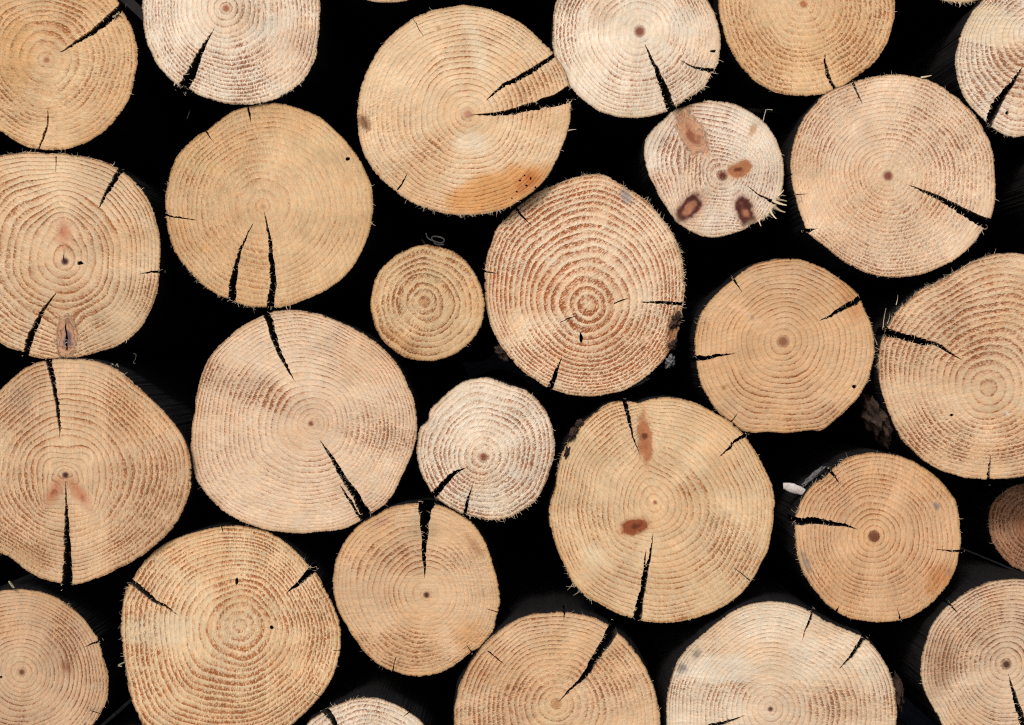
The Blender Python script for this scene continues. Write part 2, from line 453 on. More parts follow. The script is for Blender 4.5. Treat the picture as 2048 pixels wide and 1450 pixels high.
    # ---- sawn face with the walls and floor of its checks
    def submesh(sel):
        f = tri[sel]; used = np.unique(f); mp = np.full(len(v2), -1); mp[used] = np.arange(len(used)); return used, mp[f]
    face_sel = np.where(reg == 0)[0]
    # keep the largest connected piece
    par = np.arange(len(v2))
    def find(a):
        while par[a] != a: par[a] = par[par[a]]; a = par[a]
        return a
    for f in tri[face_sel]:
        a, b, c = find(f[0]), find(f[1]), find(f[2]); par[b] = a; par[find(c)] = a
    comp = np.array([find(f[0]) for f in tri[face_sel]])
    ids, cnt = np.unique(comp, return_counts=True); face_sel = face_sel[comp == ids[cnt.argmax()]]
    used, ff = submesh(face_sel)
    V = list(W(v2[used, 0], v2[used, 1])); F = [tuple(int(i) for i in f) for f in ff]; MI = [0] * len(F)
    owner = {}
    for i, f in enumerate(tri):
        for a, b in ((f[0], f[1]), (f[1], f[2]), (f[2], f[0])): owner[(a, b)] = i
    deep = {}; mp = {int(u): i for i, u in enumerate(used)}; src = list(used)
    CD = .22
    def down(i):
        if i not in deep:
            deep[i] = len(V); V.append(W(v2[i, 0], v2[i, 1], CD)); src.append(i)
        return deep[i]
    mid = {}
    def half(i):
        if i not in mid:
            mid[i] = len(V); V.append(W(v2[i, 0], v2[i, 1], .0045)); src.append(i)
        return mid[i]
    ks = set(face_sel.tolist())
    for i in face_sel:
        f = tri[i]
        for a, b in ((f[0], f[1]), (f[1], f[2]), (f[2], f[0])):
            j = owner.get((b, a))
            if j is not None and reg[j] == -2:
                ha, hb = half(a), half(b)
                F.append((mp[b], mp[a], ha, hb)); MI.append(0)
                F.append((hb, ha, down(a), down(b))); MI.append(1)
    for i in np.where(reg == -2)[0]:
        F.append(tuple(down(int(k_)) for k_ in tri[i])); MI.append(1)
    src = np.array(src)
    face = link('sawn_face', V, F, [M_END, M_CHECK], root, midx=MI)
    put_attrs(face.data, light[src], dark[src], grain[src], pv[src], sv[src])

    # ---- knots and pith, flush pieces of the same face
    for i in range(len(kpoly)):
        sel = np.where(reg == i + 1)[0]
        if len(sel) < 3: continue
        used, ff = submesh(sel)
        is_p = i == len(knots)
        ko = link('pith' if is_p else 'knot', W(v2[used, 0], v2[used, 1]), [tuple(int(a) for a in f) for f in ff], [M_END], face)
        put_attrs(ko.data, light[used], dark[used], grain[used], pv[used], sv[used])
        if not is_p and knots[i].get('label'): ko['label'] = knots[i]['label']

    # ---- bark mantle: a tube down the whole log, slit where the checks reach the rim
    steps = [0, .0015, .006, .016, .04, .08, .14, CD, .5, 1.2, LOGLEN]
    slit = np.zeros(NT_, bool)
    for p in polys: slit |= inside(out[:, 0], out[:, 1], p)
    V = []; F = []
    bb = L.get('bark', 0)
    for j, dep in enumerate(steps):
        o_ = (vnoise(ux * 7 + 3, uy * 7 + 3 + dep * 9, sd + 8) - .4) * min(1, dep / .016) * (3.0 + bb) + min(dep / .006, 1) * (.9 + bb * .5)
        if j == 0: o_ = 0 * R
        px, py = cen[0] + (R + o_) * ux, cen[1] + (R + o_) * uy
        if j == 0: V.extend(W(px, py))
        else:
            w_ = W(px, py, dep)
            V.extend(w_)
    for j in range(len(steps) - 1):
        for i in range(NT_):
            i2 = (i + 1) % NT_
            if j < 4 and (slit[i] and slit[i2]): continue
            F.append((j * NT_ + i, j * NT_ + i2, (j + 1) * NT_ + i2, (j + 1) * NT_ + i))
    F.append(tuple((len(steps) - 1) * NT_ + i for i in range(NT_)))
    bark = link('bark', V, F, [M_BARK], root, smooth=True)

    # ---- flakes of outer bark on the mantle; one grey sliver imitates rim light
    for fl in L.get('flakes', []):
        fx, fy, a, b, an, dep, mat = fl
        V, F = blob(a * S * kk, max(.004, b * S * kk * .8), b * S * kk, int(fx), .75, 40, 24, 3.6)
        c, s_ = math.cos(math.radians(an)), math.sin(math.radians(an))
        o0 = W(fx, fy, dep)
        V = [Vector((v.x * c + v.z * s_ + o0[0], v.y + o0[1], -v.x * s_ + v.z * c + o0[2])) for v in V]
        link('bark_flake', V, F, [mat], bark, smooth=True)

    # ---- torn fibres standing off the rim and the checks
    V = []; F = []; FL = []
    def fibre(p, ang, length, lift, w, bend=.6):
        n_ = 4; pp = []; a = ang; q_ = np.array(p, float); ln = length / n_
        curl = (r.random() - .5) * bend
        for i in range(n_ + 1):
            w0 = W(q_[0], q_[1], -.0004 - lift * (i / n_) ** 1.3); pp.append(Vector(w0))
            q_ = q_ + ln * np.array([math.cos(a), math.sin(a)]); a += curl
        v, f = tube(pp, [w * S * (1 - .65 * i / n_) for i in range(n_ + 1)], 3)
        b0 = len(V); V.extend(v); F.extend(tuple(i + b0 for i in g_) for g_ in f)
        c_ = wood(np.array([226, 208, 178]) * (.66 + .38 * r.random())); FL.extend([c_] * len(v))
    arcs = list(L.get('fringe', [])) + [(-180, 180, L.get('loose', .05))]
    for a0, a1, den in arcs:
        m = int(abs(a1 - a0) / 360 * 2 * math.pi * R.mean() * den * 1.35)
        for _ in range(m):
            an = math.radians(a0 + (a1 - a0) * r.random())
            k_ = int((an + math.pi) / (2 * math.pi) * NT_) % NT_
            ln = 2.5 + 9 * r.random() ** 2.6 + (den > .15) * 6 * r.random() ** 3
            fibre(out[k_] - 2.0 * np.array([ux[k_], uy[k_]]), an + (r.random() - .5) * 2.6, ln, (r.random() - .3) * .004, .34 + .36 * r.random())
    for md in mids:
        if md is None: continue
        for (mx, my, mw, nx_, ny_) in md:
            for sg in (1, -1):
                if mw > 4 and r.random() < .30:
                    if np.hypot(mx - cen[0], my - cen[1]) > R.mean() * 1.05: continue
                    an = math.atan2(-ny_ * sg, -nx_ * sg) + (r.random() - .5) * 1.6
                    fibre((mx + nx_ * sg * mw * .5, my + ny_ * sg * mw * .5), an, 2 + mw * .3 * r.random() + 2 * r.random(), (r.random() - .7) * .003, .4 + .3 * r.random())
    for (fx, fy, an, ln, w_) in L.get('splinters', []):
        fibre((fx, fy), math.radians(an), ln, .003, w_, .35)
    if F:
        fo = link('torn_fibres', V, F, [M_END], root); fo['kind'] = 'stuff'
        FL = np.array(FL); nv = len(FL)
        put_attrs(fo.data, FL, FL * .8, np.tile([50.2, .1, .15], (nv, 1)), np.tile([.1, .1, sd * .37], (nv, 1)), np.tile([.1, .1, sd * 1.3], (nv, 1)))
    return root

# ------------------------------------------------------------------ the logs, measured off the photograph (2048 x 1450 pixels)
TAN = dict(light=(222, 184, 134), dark=(182, 124, 76), rim=(204, 160, 100))
PALE = dict(light=(240, 226, 206), dark=(178, 132, 108), rim=(208, 184, 148))
MID = dict(light=(228, 198, 158), dark=(176, 122, 84), rim=(200, 162, 114))
PINK = dict(light=(232, 204, 173), dark=(180, 126, 98), rim=(204, 166, 122))

def LG(key, tone, pith, pts, label, **k):
    d = dict(tone); d.update(key=key, pith=pith, pts=pts, label=label); d.update(k); return d

LOGS = [
LG('A', TAN, (93, 120), [(238,3),(247,24),(265,55),(275,90),(277,110),(272,150),(258,200),(235,235),(205,265),(165,288),(125,298),(90,299),(50,292),(15,272),(0,262),(-40,235),(-78,190),(-92,120),(-80,40),(-45,-25),(20,-62),(93,-70),(165,-52),(215,-20)],
   'tan log in the top left corner with a long crack to its right rim', N=15, fuzz=.45, str=.62, saw=100, pr=6, pcol=(176,120,84),
   cracks=[[(243,18,14),(215,42,15),(180,70,10),(150,88,6),(122,103,2)], [(75,299,3),(86,275,5),(93,245,4),(95,222,2)]],
   patches=[dict(x=30,y=110,a=45,b=100,ang=0,col=(216,170,116),soft=.5,amt=.7,df=-.3), dict(x=150,y=150,a=70,b=22,ang=-15,col=(234,206,164),soft=.7,amt=.6,df=-.3)],
   fringe=[(-10,30,.08)], splinters=[(228,36,-20,18,2.6),(236,30,10,12,2.2),(232,40,-60,9,1.6)]),
LG('B', PALE, (452, 17), [(286,0),(287,40),(292,75),(305,110),(322,138),(338,155),(351,168),(362,172),(379,178),(395,190),(430,203),(475,210),(520,207),(560,195),(590,177),(612,155),(628,125),(636,80),(640,35),(638,0),(625,-60),(590,-115),(540,-145),(470,-160),(400,-150),(340,-115),(300,-60)],
   'pale pinkish log at the top edge with a crack opening at its lower left rim', N=20, acc=.62, fuzz=.68, str=.95, saw=0, pr=7, pcol=(176,112,84), cen=(463,28),
   cracks=[[(368,176,22),(384,148,20),(400,112,12),(415,82,6),(428,58,1)]],
   patches=[dict(x=540,y=55,a=80,b=30,ang=-25,col=(234,220,202),soft=.8,amt=.8,df=-.5,ds=-.4)], fringe=[(35,75,.16),(100,140,.08)], splinters=[(352,166,100,8,2),(356,168,60,8,2)]),
LG('C', MID, (936, 229), [(1105,102),(1085,85),(1050,52),(1000,24),(960,12),(920,9),(880,15),(835,30),(795,57),(762,90),(735,135),(718,185),(714,230),(718,275),(728,310),(750,345),(775,370),(800,390),(840,412),(880,425),(915,431),(960,430),(1000,422),(1020,415),(1040,400),(1065,385),(1090,360),(1105,335),(1122,300),(1135,265),(1142,220),(1142,203),(1137,170),(1133,150),(1122,128),(1110,113)],
   'large log with a broad orange stain at lower right and two cracks splitting a wedge', N=21, acc=.72, fuzz=.55, str=.78, saw=60, pr=8, pcol=(190,136,110), cen=(928,220), y=.012,
   cracks=[[(1106,112,9),(1070,138,9),(1045,152,11),(1010,168,8),(975,199,2)], [(1141,188,32),(1110,200,24),(1060,215,16),(1010,226,10),(965,230,4),(942,231,1)]],
   inner=[[(825,33,1.4),(835,52,1.6),(845,68,1)],[(795,380,3),(805,365,3.4),(813,350,1.5)]], holes=[(1040,362,2,2),(1053,372,2.6,2),(1061,358,2,3),(1071,376,2,2),(1034,384,2,2),(1024,398,2,1.6),(1049,352,1.6,2)],
   patches=[dict(x=1005,y=382,a=150,b=52,ang=-16,col=(220,162,100),dcol=(172,100,50),soft=.4,rough=.35,amt=.9,df=-.25,cut=(960,305,82)),
            dict(x=1062,y=366,a=56,b=30,ang=-38,col=(192,110,48),dcol=(110,58,26),soft=.9,rough=.9,amt=.95),
            dict(x=950,y=80,a=22,b=95,ang=-16,col=(236,216,186),soft=.7,amt=.75,df=-.4,ds=-.5),  # smooth beam above the pith, its sheen put into the colour
            dict(x=945,y=285,a=55,b=30,ang=10,col=(238,220,194),soft=.8,amt=.8,df=-.4,ds=-.5),
            dict(x=875,y=57,a=6,b=6,ang=0,col=(168,106,56),soft=.5), dict(x=727,y=245,a=14,b=30,ang=-35,col=(112,62,34),soft=.6,rough=1.0,amt=.9)],
   fringe=[(58,128,.22),(-8,40,.04)], splinters=[(1136,262,-10,16,1.2)]),
LG('D', PALE, (1279, 63), [(1112,0),(1106,52),(1105,86),(1111,117),(1125,148),(1145,179),(1170,203),(1197,222),(1232,234),(1266,236),(1301,233),(1335,224),(1352,213),(1372,200),(1413,169),(1422,147),(1432,134),(1438,114),(1439,69),(1431,34),(1413,0),(1385,-50),(1340,-85),(1275,-100),(1210,-88),(1155,-50)],
   'whitish log at the top edge with a narrow crack down towards the knotty log', N=18, acc=.65, fuzz=.55, str=.66, saw=10, pr=10, pcol=(140,86,66), heart=1, heartcol=(232,216,194),
   cracks=[[(1343,219,19),(1330,185,16),(1313,140,9),(1300,110,5),(1291,90,1)], [(1428,142,11),(1400,140,6),(1375,130,3),(1362,122,1)]], holes=[(1425,103,7,3)],
   patches=[dict(x=1370,y=50,a=55,b=45,ang=20,col=(236,224,206),soft=.8,amt=.8,df=-.5,ds=-.3)], fringe=[(15,62,.22)]),
LG('E', TAN, (1607, 8), [(1437,0),(1443,45),(1458,93),(1486,138),(1520,169),(1555,186),(1589,192),(1624,191),(1669,179),(1710,155),(1745,128),(1769,97),(1784,52),(1789,10),(1780,-40),(1750,-95),(1690,-140),(1610,-158),(1530,-142),(1475,-100),(1445,-45)],
   'orange tan log at the top edge with one short crack at its bottom', N=17, acc=.7, fuzz=.8, str=.72, saw=150, pr=7, pcol=(178,112,70), cen=(1613,18), y=.008,
   cracks=[[(1668,178,6),(1655,148,7),(1650,125,5),(1650,108,1)]], patches=[dict(x=1640,y=95,a=60,b=24,ang=35,col=(226,190,142),soft=.8,amt=.7,df=-.4)], fringe=[(60,120,.05)]),
LG('F', PALE, (2062, 66), [(1965,0),(1938,34),(1917,76),(1908,114),(1912,152),(1924,190),(1941,217),(1969,243),(1984,257),(2003,269),(2031,276),(2048,272),(2110,265),(2165,220),(2200,150),(2205,70),(2185,0),(2130,-60),(2060,-80),(2000,-40)],
   'pale log cut by the right edge at top right, jagged crack to its bottom', N=15, acc=.7, fuzz=.75, str=.9, saw=90, pr=8,
   cracks=[[(1974,251,16),(1990,215,20),(2010,185,14),(2030,160,8),(2043,136,2)]], cen=(2056,98),
   patches=[dict(x=1970,y=50,a=75,b=50,ang=10,col=(234,214,184),soft=.3,amt=.8,df=-.7,ds=-.6,cut=(1970,92,-83))], holes=[(2013,226,4,4)], fringe=[(90,125,.1)]),
LG('G', MID, (130, 523), [(0,312),(30,308),(90,307),(150,312),(190,318),(225,330),(250,345),(287,383),(305,420),(317,465),(320,500),(317,535),(316,566),(303,608),(283,649),(255,677),(220,697),(185,707),(148,715),(120,715),(92,717),(60,712),(45,704),(20,697),(0,685),(-35,665),(-75,620),(-98,560),(-105,500),(-95,430),(-70,370),(-35,330)],
   'log at the left edge with rippled rings, bruised knot at its bottom', N=17, acc=.55, fuzz=.28, str=.82, saw=120, pr=7, pcol=(62,34,40), cen=(107,512), heartcol=(222,178,140),
   cracks=[[(241,341,12),(222,370,10),(208,395,7),(198,415,2)], [(51,708,12),(58,680,14),(70,650,11),(85,620,7),(110,588,2)], [(320,543,4),(300,543,4),(281,546,1)]],
   inner=[[(132,700,3),(131,675,5),(129,648,1)],[(128,520,2),(128,508,2),(128,500,1)],[(114,312,2),(113,330,2),(112,342,1)]], holes=[(160,526,6,4)],
   knots=[dict(x=133,y=672,a=42,b=20,ang=90,style='grey',bulge=2.8,rings=2.0,label='pinkish knot with a blue grey bruise and a split')],
   bulge=[dict(x=128,y=425,a=70,b=36,ang=90,A=1.7), dict(x=133,y=640,a=75,b=40,ang=90,A=-1.2), dict(x=230,y=520,a=50,b=50,ang=0,A=-.8)],
   patches=[dict(x=128,y=468,a=26,b=46,ang=0,col=(204,132,98),dcol=(168,92,64),soft=.95,amt=.8), dict(x=118,y=705,a=10,b=5,ang=0,col=(120,70,44),soft=.5)], fringe=[(-120,-50,.12),(0,25,.05)]),
LG('H', TAN, (526, 413), [(497,214),(527,209),(559,209),(593,216),(638,234),(672,262),(700,293),(725,330),(742,370),(746,410),(742,450),(728,490),(707,530),(680,560),(650,581),(607,600),(570,612),(541,615),(500,613),(470,605),(450,596),(412,576),(380,543),(350,505),(338,470),(332,436),(332,395),(342,345),(363,303),(396,272),(414,264),(438,244),(470,222)],
   'large golden tan log with two parallel cracks dropping to its bottom rim', N=17, acc=.6, fuzz=.4, str=.52, saw=165, pr=5, pamt=.6, pcol=(176,126,96), cen=(539,412),
   cracks=[[(541,614,15),(545,570,13),(543,520,10),(537,470,6),(529,427,1)], [(462,601,17),(464,570,15),(472,530,9),(480,500,6),(492,475,3),(505,448,1)], [(331,430,3.4),(360,436,3.4),(392,440,1)], [(497,213,4),(499,228,4),(502,242,1)],[(412,262,3),(420,276,2),(428,286,1)]],
   holes=[(695,318,5,4)], patches=[dict(x=640,y=300,a=60,b=60,ang=0,col=(228,196,150),soft=.8,amt=.6,df=-.3), dict(x=400,y=330,a=60,b=40,ang=0,col=(226,192,142),soft=.5,amt=.6,df=-.3,cut=(400,345,-85)),dict(x=404,y=498,a=8,b=8,ang=0,col=(214,164,96),soft=.5)],
   fringe=[(78,150,.2),(170,215,.08)]),
LG('I', MID, (1177, 612), [(970,530),(975,510),(984,483),(992,458),(1011,438),(1039,410),(1077,383),(1111,369),(1146,355),(1177,348),(1211,350),(1239,366),(1266,383),(1294,403),(1318,428),(1342,462),(1360,499),(1368,542),(1368,601),(1364,618),(1356,668),(1343,694),(1321,728),(1290,756),(1249,780),(1208,790),(1173,792),(1128,787),(1090,773),(1059,752),(1025,721),(1001,690),(983,656),(973,618),(969,566)],
   'large log with broad orange brown rings and bark left on its right rim', N=17, acc=.50, fuzz=.95, str=1.6, saw=45, light=(236,212,180), dark=(182,112,68), heart=0, cen=(1169,570), wob=.6,
   cracks=[[(1366,607,7),(1330,605,6),(1285,604,2)], [(1099,775,12),(1110,750,9),(1122,717,2)], [(1031,416,5),(1045,432,4),(1062,450,1)],[(969,543,3),(985,545,2),(993,546,1)]],
   inner=[[(1228,607,3),(1245,600,3),(1254,597,1)],[(1120,645,2),(1135,638,2.5),(1152,632,1)]], holes=[(1162,675,4,10)],
   patches=[dict(x=1252,y=392,a=14,b=24,ang=-25,col=(150,148,150),soft=.5,amt=.8), dict(x=1345,y=664,a=14,b=56,ang=14,col=(142,82,40),dcol=(64,34,20),soft=.5,rough=1.2,amt=.9)],
   flakes=[(1352,640,10,16,20,.002,M_FLAKE),(1345,690,8,12,20,.003,M_FLAKE),(1004,706,12,18,-35,.012,M_FLAKE),(1341,722,9,12,20,.004,M_GREY),(1280,766,22,5,-28,.012,M_GREY)], fringe=[(-60,25,.25),(-120,-60,.12),(120,200,.04)]),
LG('J', PALE, (1445, 352), [(1393,207),(1413,202),(1445,203),(1472,209),(1496,221),(1520,238),(1541,259),(1558,293),(1568,331),(1567,369),(1560,392),(1553,410),(1545,420),(1530,437),(1507,447),(1490,458),(1455,470),(1420,476),(1385,464),(1354,445),(1335,417),(1311,376),(1294,338),(1287,303),(1292,276),(1308,255),(1328,238),(1345,222),(1366,214)],
   'small pale knotty log with four dark knots between the large logs', N=16, acc=.8, fuzz=.25, str=.5, saw=20, light=(242,228,210), dark=(170,116,94), pr=9, pcol=(112,52,40), heart=0, wob=1.6, y=.02, cen=(1428,340),
   cracks=[[(1556,408,9),(1535,398,5),(1515,388,3),(1498,374,1)]],
   knots=[dict(x=1383,y=266,a=50,b=22,ang=62,style='pink',bulge=2.2,rings=2.2,label='large pinkish oval knot'), dict(x=1479,y=339,a=24,b=14,ang=-22,style='brown',bulge=1.2,rings=2.5,label='small brown knot beside the pith'),
          dict(x=1378,y=418,a=33,b=18,ang=-48,style='dark',bulge=2.4,rings=2,label='dark knot with a pale orange centre'), dict(x=1491,y=424,a=31,b=17,ang=68,style='dark',bulge=2.4,rings=2,label='dark knot with a pale orange centre')],
   bulge=[dict(x=1520,y=300,a=45,b=30,ang=-40,A=.8)], patches=[dict(x=1507,y=258,a=9,b=24,ang=28,col=(214,178,144),soft=.6)],
   fringe=[(20,62,.25)], splinters=[(1545,400,30,30,3.6),(1548,412,42,26,3.2),(1540,420,65,22,2.8),(1552,398,10,22,2.6),(1556,392,-40,16,2.2),(1530,430,100,14,2.2),(1518,440,80,13,2.0)]),
LG('K', PINK, (1776, 352), [(1607,238),(1631,207),(1651,186),(1693,169),(1727,157),(1762,150),(1796,149),(1831,153),(1865,164),(1896,181),(1927,207),(1955,238),(1972,269),(1984,303),(1989,345),(1989,386),(1986,414),(1979,438),(1962,463),(1950,482),(1927,504),(1889,530),(1848,547),(1803,554),(1762,553),(1731,545),(1693,527),(1658,501),(1632,480),(1617,468),(1603,431),(1589,386),(1582,345),(1584,303),(1593,269)],
   'large pale pink log with dark pith and long wedge crack to its right rim', N=24, acc=.75, fuzz=.6, str=.62, saw=30, pr=9, pcol=(134,76,58), cen=(1786,352),
   cracks=[[(1972,448,22),(1930,425,16),(1885,400,10),(1850,383,6),(1817,370,1)], [(1706,163,5),(1715,182,4),(1724,205,1)], [(1612,463,9),(1622,460,6),(1633,457,1)]],
   inner=[[(1588,390,2),(1600,388,2),(1612,387,1)]], fringe=[(-118,-80,.15),(25,45,.1)], bark=1.5, splinters=[(1842,155,-8,20,2.2)]),
LG('L', TAN, (1566, 683), [(1541,520),(1576,518),(1610,522),(1645,535),(1676,556),(1700,575),(1717,590),(1731,625),(1741,645),(1748,673),(1749,701),(1743,735),(1734,766),(1720,790),(1693,821),(1665,845),(1636,864),(1629,859),(1607,861),(1572,866),(1538,864),(1500,864),(1486,862),(1465,845),(1438,825),(1420,801),(1403,770),(1396,742),(1391,718),(1389,687),(1393,659),(1401,628),(1417,604),(1441,580),(1465,559),(1486,542),(1510,528)],
   'smooth tan log with a brown pith spot and a short crack on each side', N=17, acc=.75, fuzz=.15, str=.72, saw=75, pr=10, pcol=(150,100,72), cen=(1569,692), light=(218,176,130), dark=(162,104,66), heartcol=(222,184,144),
   cracks=[[(1721,596,14),(1690,615,10),(1660,632,6),(1640,641,1)], [(1391,717,11),(1420,714,8),(1470,706,1)], [(1466,559,4),(1474,570,3),(1483,582,1)], [(1463,846,4),(1475,828,1)]], holes=[(1709,773,4,4)],
   patches=[dict(x=1484,y=622,a=56,b=6,ang=32,col=(230,190,158),dcol=(214,160,130),soft=.6,amt=.9,ds=-.6),dict(x=1502,y=635,a=10,b=3,ang=32,col=(140,84,62),soft=.5),dict(x=1700,y=600,a=30,b=70,ang=-25,col=(196,134,82),soft=.8,amt=.6),dict(x=1450,y=775,a=5,b=4,ang=0,col=(170,112,60),soft=.5)],
   fringe=[(150,215,.14),(-25,25,.12)]),
LG('M', PINK, (1978, 776), [(1996,507),(2024,506),(2048,509),(1965,514),(1934,528),(1907,545),(1872,563),(1838,580),(1807,607),(1786,628),(1774,649),(1763,671),(1758,694),(1753,721),(1755,752),(1762,783),(1772,814),(1786,849),(1807,883),(1834,911),(1865,932),(1900,947),(1934,956),(1969,959),(2003,957),(2048,954),(2110,930),(2170,870),(2200,790),(2200,700),(2175,610),(2120,540)],
   'big log running out of the right edge with a stepped crack on its left side', N=19, acc=.6, fuzz=.78, str=.82, saw=80, light=(226,192,152), dark=(170,108,74), heart=.3, cen=(1978,736), y=.01,
   cracks=[[(1766,663,19),(1800,672,12),(1845,683,15),(1858,686,7),(1862,684,9),(1890,700,6),(1922,720,1)], [(1979,958,7),(1980,935,5),(1983,912,1)]], holes=[(1903,830,4,3)],
   patches=[dict(x=2017,y=828,a=6,b=5,ang=0,col=(232,226,218),soft=.4)],
   flakes=[(1764,842,22,46,-22,.03,M_FLAKE),(1748,815,10,28,-15,.05,M_FLAKE)], fringe=[(178,250,.32),(250,275,.2)], splinters=[(1764,655,-88,38,1.1),(1772,648,-70,22,1.2),(1790,610,-75,20,1.0),(1758,700,200,18,1.0),(1752,690,-110,24,1.1)]),
LG('N', MID, (131, 950), [(0,783),(21,761),(48,737),(76,725),(98,720),(138,718),(176,720),(207,725),(234,737),(262,759),(293,787),(321,814),(345,842),(366,870),(378,894),(383,921),(384,956),(383,974),(374,1005),(359,1036),(338,1064),(310,1091),(276,1116),(234,1138),(193,1157),(166,1167),(140,1171),(117,1167),(86,1160),(59,1147),(34,1129),(17,1116),(0,1109),(-40,1085),(-75,1040),(-95,990),(-100,930),(-85,870),(-45,815)],
   'large log at the left edge with heart shaped rings and crack below its pith', N=20, acc=.6, fuzz=.4, str=.85, saw=0, pr=6, pcol=(78,40,36), cen=(142,945), light=(216,180,138),
   cracks=[[(100,720,13),(108,760,10),(114,800,8),(119,850,5),(121,878,1)], [(133,1170,23),(133,1120,17),(133,1060,11),(132,1010,5),(132,965,1)]],
   knots=[dict(x=157,y=985,a=34,b=12,ang=55,style='rose',bulge=1.6,rings=1.5,label='reddish streak knot running down right from the pith'), dict(x=107,y=985,a=32,b=13,ang=122,style='rose',bulge=1.4,rings=1.5,label='faint pink streak knot running down left from the pith')],
   bulge=[dict(x=128,y=1000,a=60,b=60,ang=0,A=1.6), dict(x=131,y=905,a=40,b=26,ang=0,A=-1.0), dict(x=90,y=915,a=30,b=30,ang=0,A=.9), dict(x=175,y=915,a=30,b=30,ang=0,A=.9)],
   patches=[dict(x=40,y=800,a=50,b=60,ang=-40,col=(190,160,134),soft=.9,amt=.6),dict(x=60,y=1110,a=55,b=40,ang=25,col=(196,152,108),soft=.7,amt=.6,df=.5)], fringe=[(-85,-50,.06)]),
LG('O', PINK, (622, 847), [(528,631),(541,624),(569,621),(603,621),(638,628),(672,641),(700,652),(714,661),(749,682),(770,701),(794,728),(814,766),(827,797),(833,832),(834,859),(830,887),(818,921),(802,952),(795,971),(785,991),(766,1012),(742,1028),(725,1040),(701,1053),(676,1061),(638,1063),(586,1067),(552,1064),(517,1057),(483,1043),(448,1024),(424,1002),(407,981),(391,953),(383,911),(383,877),(390,825),(397,780),(410,735),(431,701),(459,673),(490,649),(510,639)],
   'biggest pinkish log, left of centre, cracked at its top and lower right', N=23, acc=.62, fuzz=.62, str=.78, saw=110, pr=5, pcol=(140,84,66), cen=(609,846), heartcol=(226,192,164),
   cracks=[[(534,626,14),(548,670,13),(560,705,9),(575,735,6),(588,760,1)], [(734,1035,22),(715,1000,16),(690,960,12),(665,920,8),(640,882,1)], [(716,1030,5),(700,1003,6),(688,985,4),(680,972,1)]],
   bulge=[dict(x=640,y=850,a=26,b=34,ang=0,A=1.2)], patches=[dict(x=640,y=700,a=40,b=70,ang=20,col=(232,206,178),soft=.8,amt=.6,df=-.3)], fringe=[(100,150,.04)]),
LG('P', TAN, (849, 604), [(859,490),(887,496),(918,509),(942,535),(959,566),(968,597),(968,625),(956,663),(935,690),(904,711),(873,720),(846,721),(818,718),(787,701),(763,677),(747,642),(741,608),(746,577),(759,542),(783,518),(814,499),(839,491)],
   'small round tan log without cracks left of the log with broad orange rings', N=9, acc=.85, fuzz=.75, str=.85, saw=35, pr=11, pamt=.7, pcol=(186,134,92), light=(218,184,136), dark=(162,104,58),
   patches=[dict(x=870,y=560,a=40,b=30,ang=30,col=(226,196,150),soft=.8,amt=.7,df=-.5),dict(x=800,y=680,a=70,b=22,ang=35,col=(190,136,82),soft=.7,amt=.6)], fringe=[(-10,50,.08)]),
LG('Q', PALE, (967, 914), [(952,756),(980,756),(1001,763),(1018,771),(1042,777),(1066,790),(1087,814),(1102,846),(1109,877),(1109,904),(1102,932),(1094,956),(1088,973),(1070,1002),(1042,1022),(1018,1036),(994,1040),(970,1038),(928,1028),(901,1015),(868,992),(852,965),(843,948),(833,908),(835,877),(842,852),(851,846),(858,838),(857,826),(865,813),(873,808),(894,787),(914,770),(932,761)],
   'small whitish log with a dark pith dot below the crackless tan log', N=13, acc=.75, fuzz=.75, str=.85, saw=45, pr=8, pcol=(140,78,58), cen=(971,898), y=.006,
   cracks=[[(866,990,14),(885,970,12),(905,950,9),(931,936,1)], [(929,1029,7),(935,1000,6),(945,972,1)]],
   patches=[dict(x=980,y=1000,a=75,b=38,ang=15,col=(232,216,194),soft=.6,amt=.8,df=-.4,ds=-.4)], fringe=[(40,110,.2),(-20,30,.04)]),
LG('R', TAN, (1310, 1005), [(1218,806),(1246,802),(1266,803),(1278,808),(1294,800),(1328,794),(1362,796),(1403,811),(1434,828),(1462,845),(1484,865),(1494,878),(1513,908),(1531,942),(1545,977),(1550,1005),(1546,1036),(1541,1071),(1536,1098),(1520,1129),(1500,1164),(1479,1188),(1451,1209),(1417,1226),(1382,1238),(1350,1245),(1318,1246),(1283,1241),(1263,1236),(1232,1226),(1201,1210),(1173,1193),(1146,1166),(1128,1126),(1111,1088),(1099,1043),(1097,1019),(1104,995),(1111,974),(1114,946),(1121,918),(1132,890),(1149,863),(1173,839),(1194,821)],
   'large log with a tall knot at its top and red brown knot below pith', N=21, acc=.7, fuzz=.42, str=.66, saw=140, light=(222,190,146), dark=(178,124,80), pr=4, pcol=(150,96,68), cen=(1323,1020),
   cracks=[[(1249,804,9),(1258,840,7),(1265,870,4),(1278,905,1)], [(1490,869,8),(1465,888,7),(1440,912,2)], [(1274,1241,19),(1283,1190,12),(1293,1150,8),(1300,1110,5),(1306,1068,1)]],
   inner=[[(1283,1170,5),(1288,1140,5),(1291,1115,3),(1292,1102,1)],[(1500,1160,2),(1485,1148,2),(1470,1138,1)]],
   knots=[dict(x=1290,y=882,a=46,b=13,ang=86,style='brown',bulge=1.9,rings=2,label='tall pinkish brown knot'), dict(x=1269,y=1054,a=27,b=14,ang=-14,style='red',bulge=1.3,rings=1.5,label='dark red brown knot')],
   patches=[dict(x=1285,y=835,a=7,b=30,ang=8,col=(206,150,108),soft=.7),dict(x=1190,y=1110,a=40,b=30,ang=60,col=(236,214,180),soft=.8,amt=.8,df=-.3,ds=-.4)],
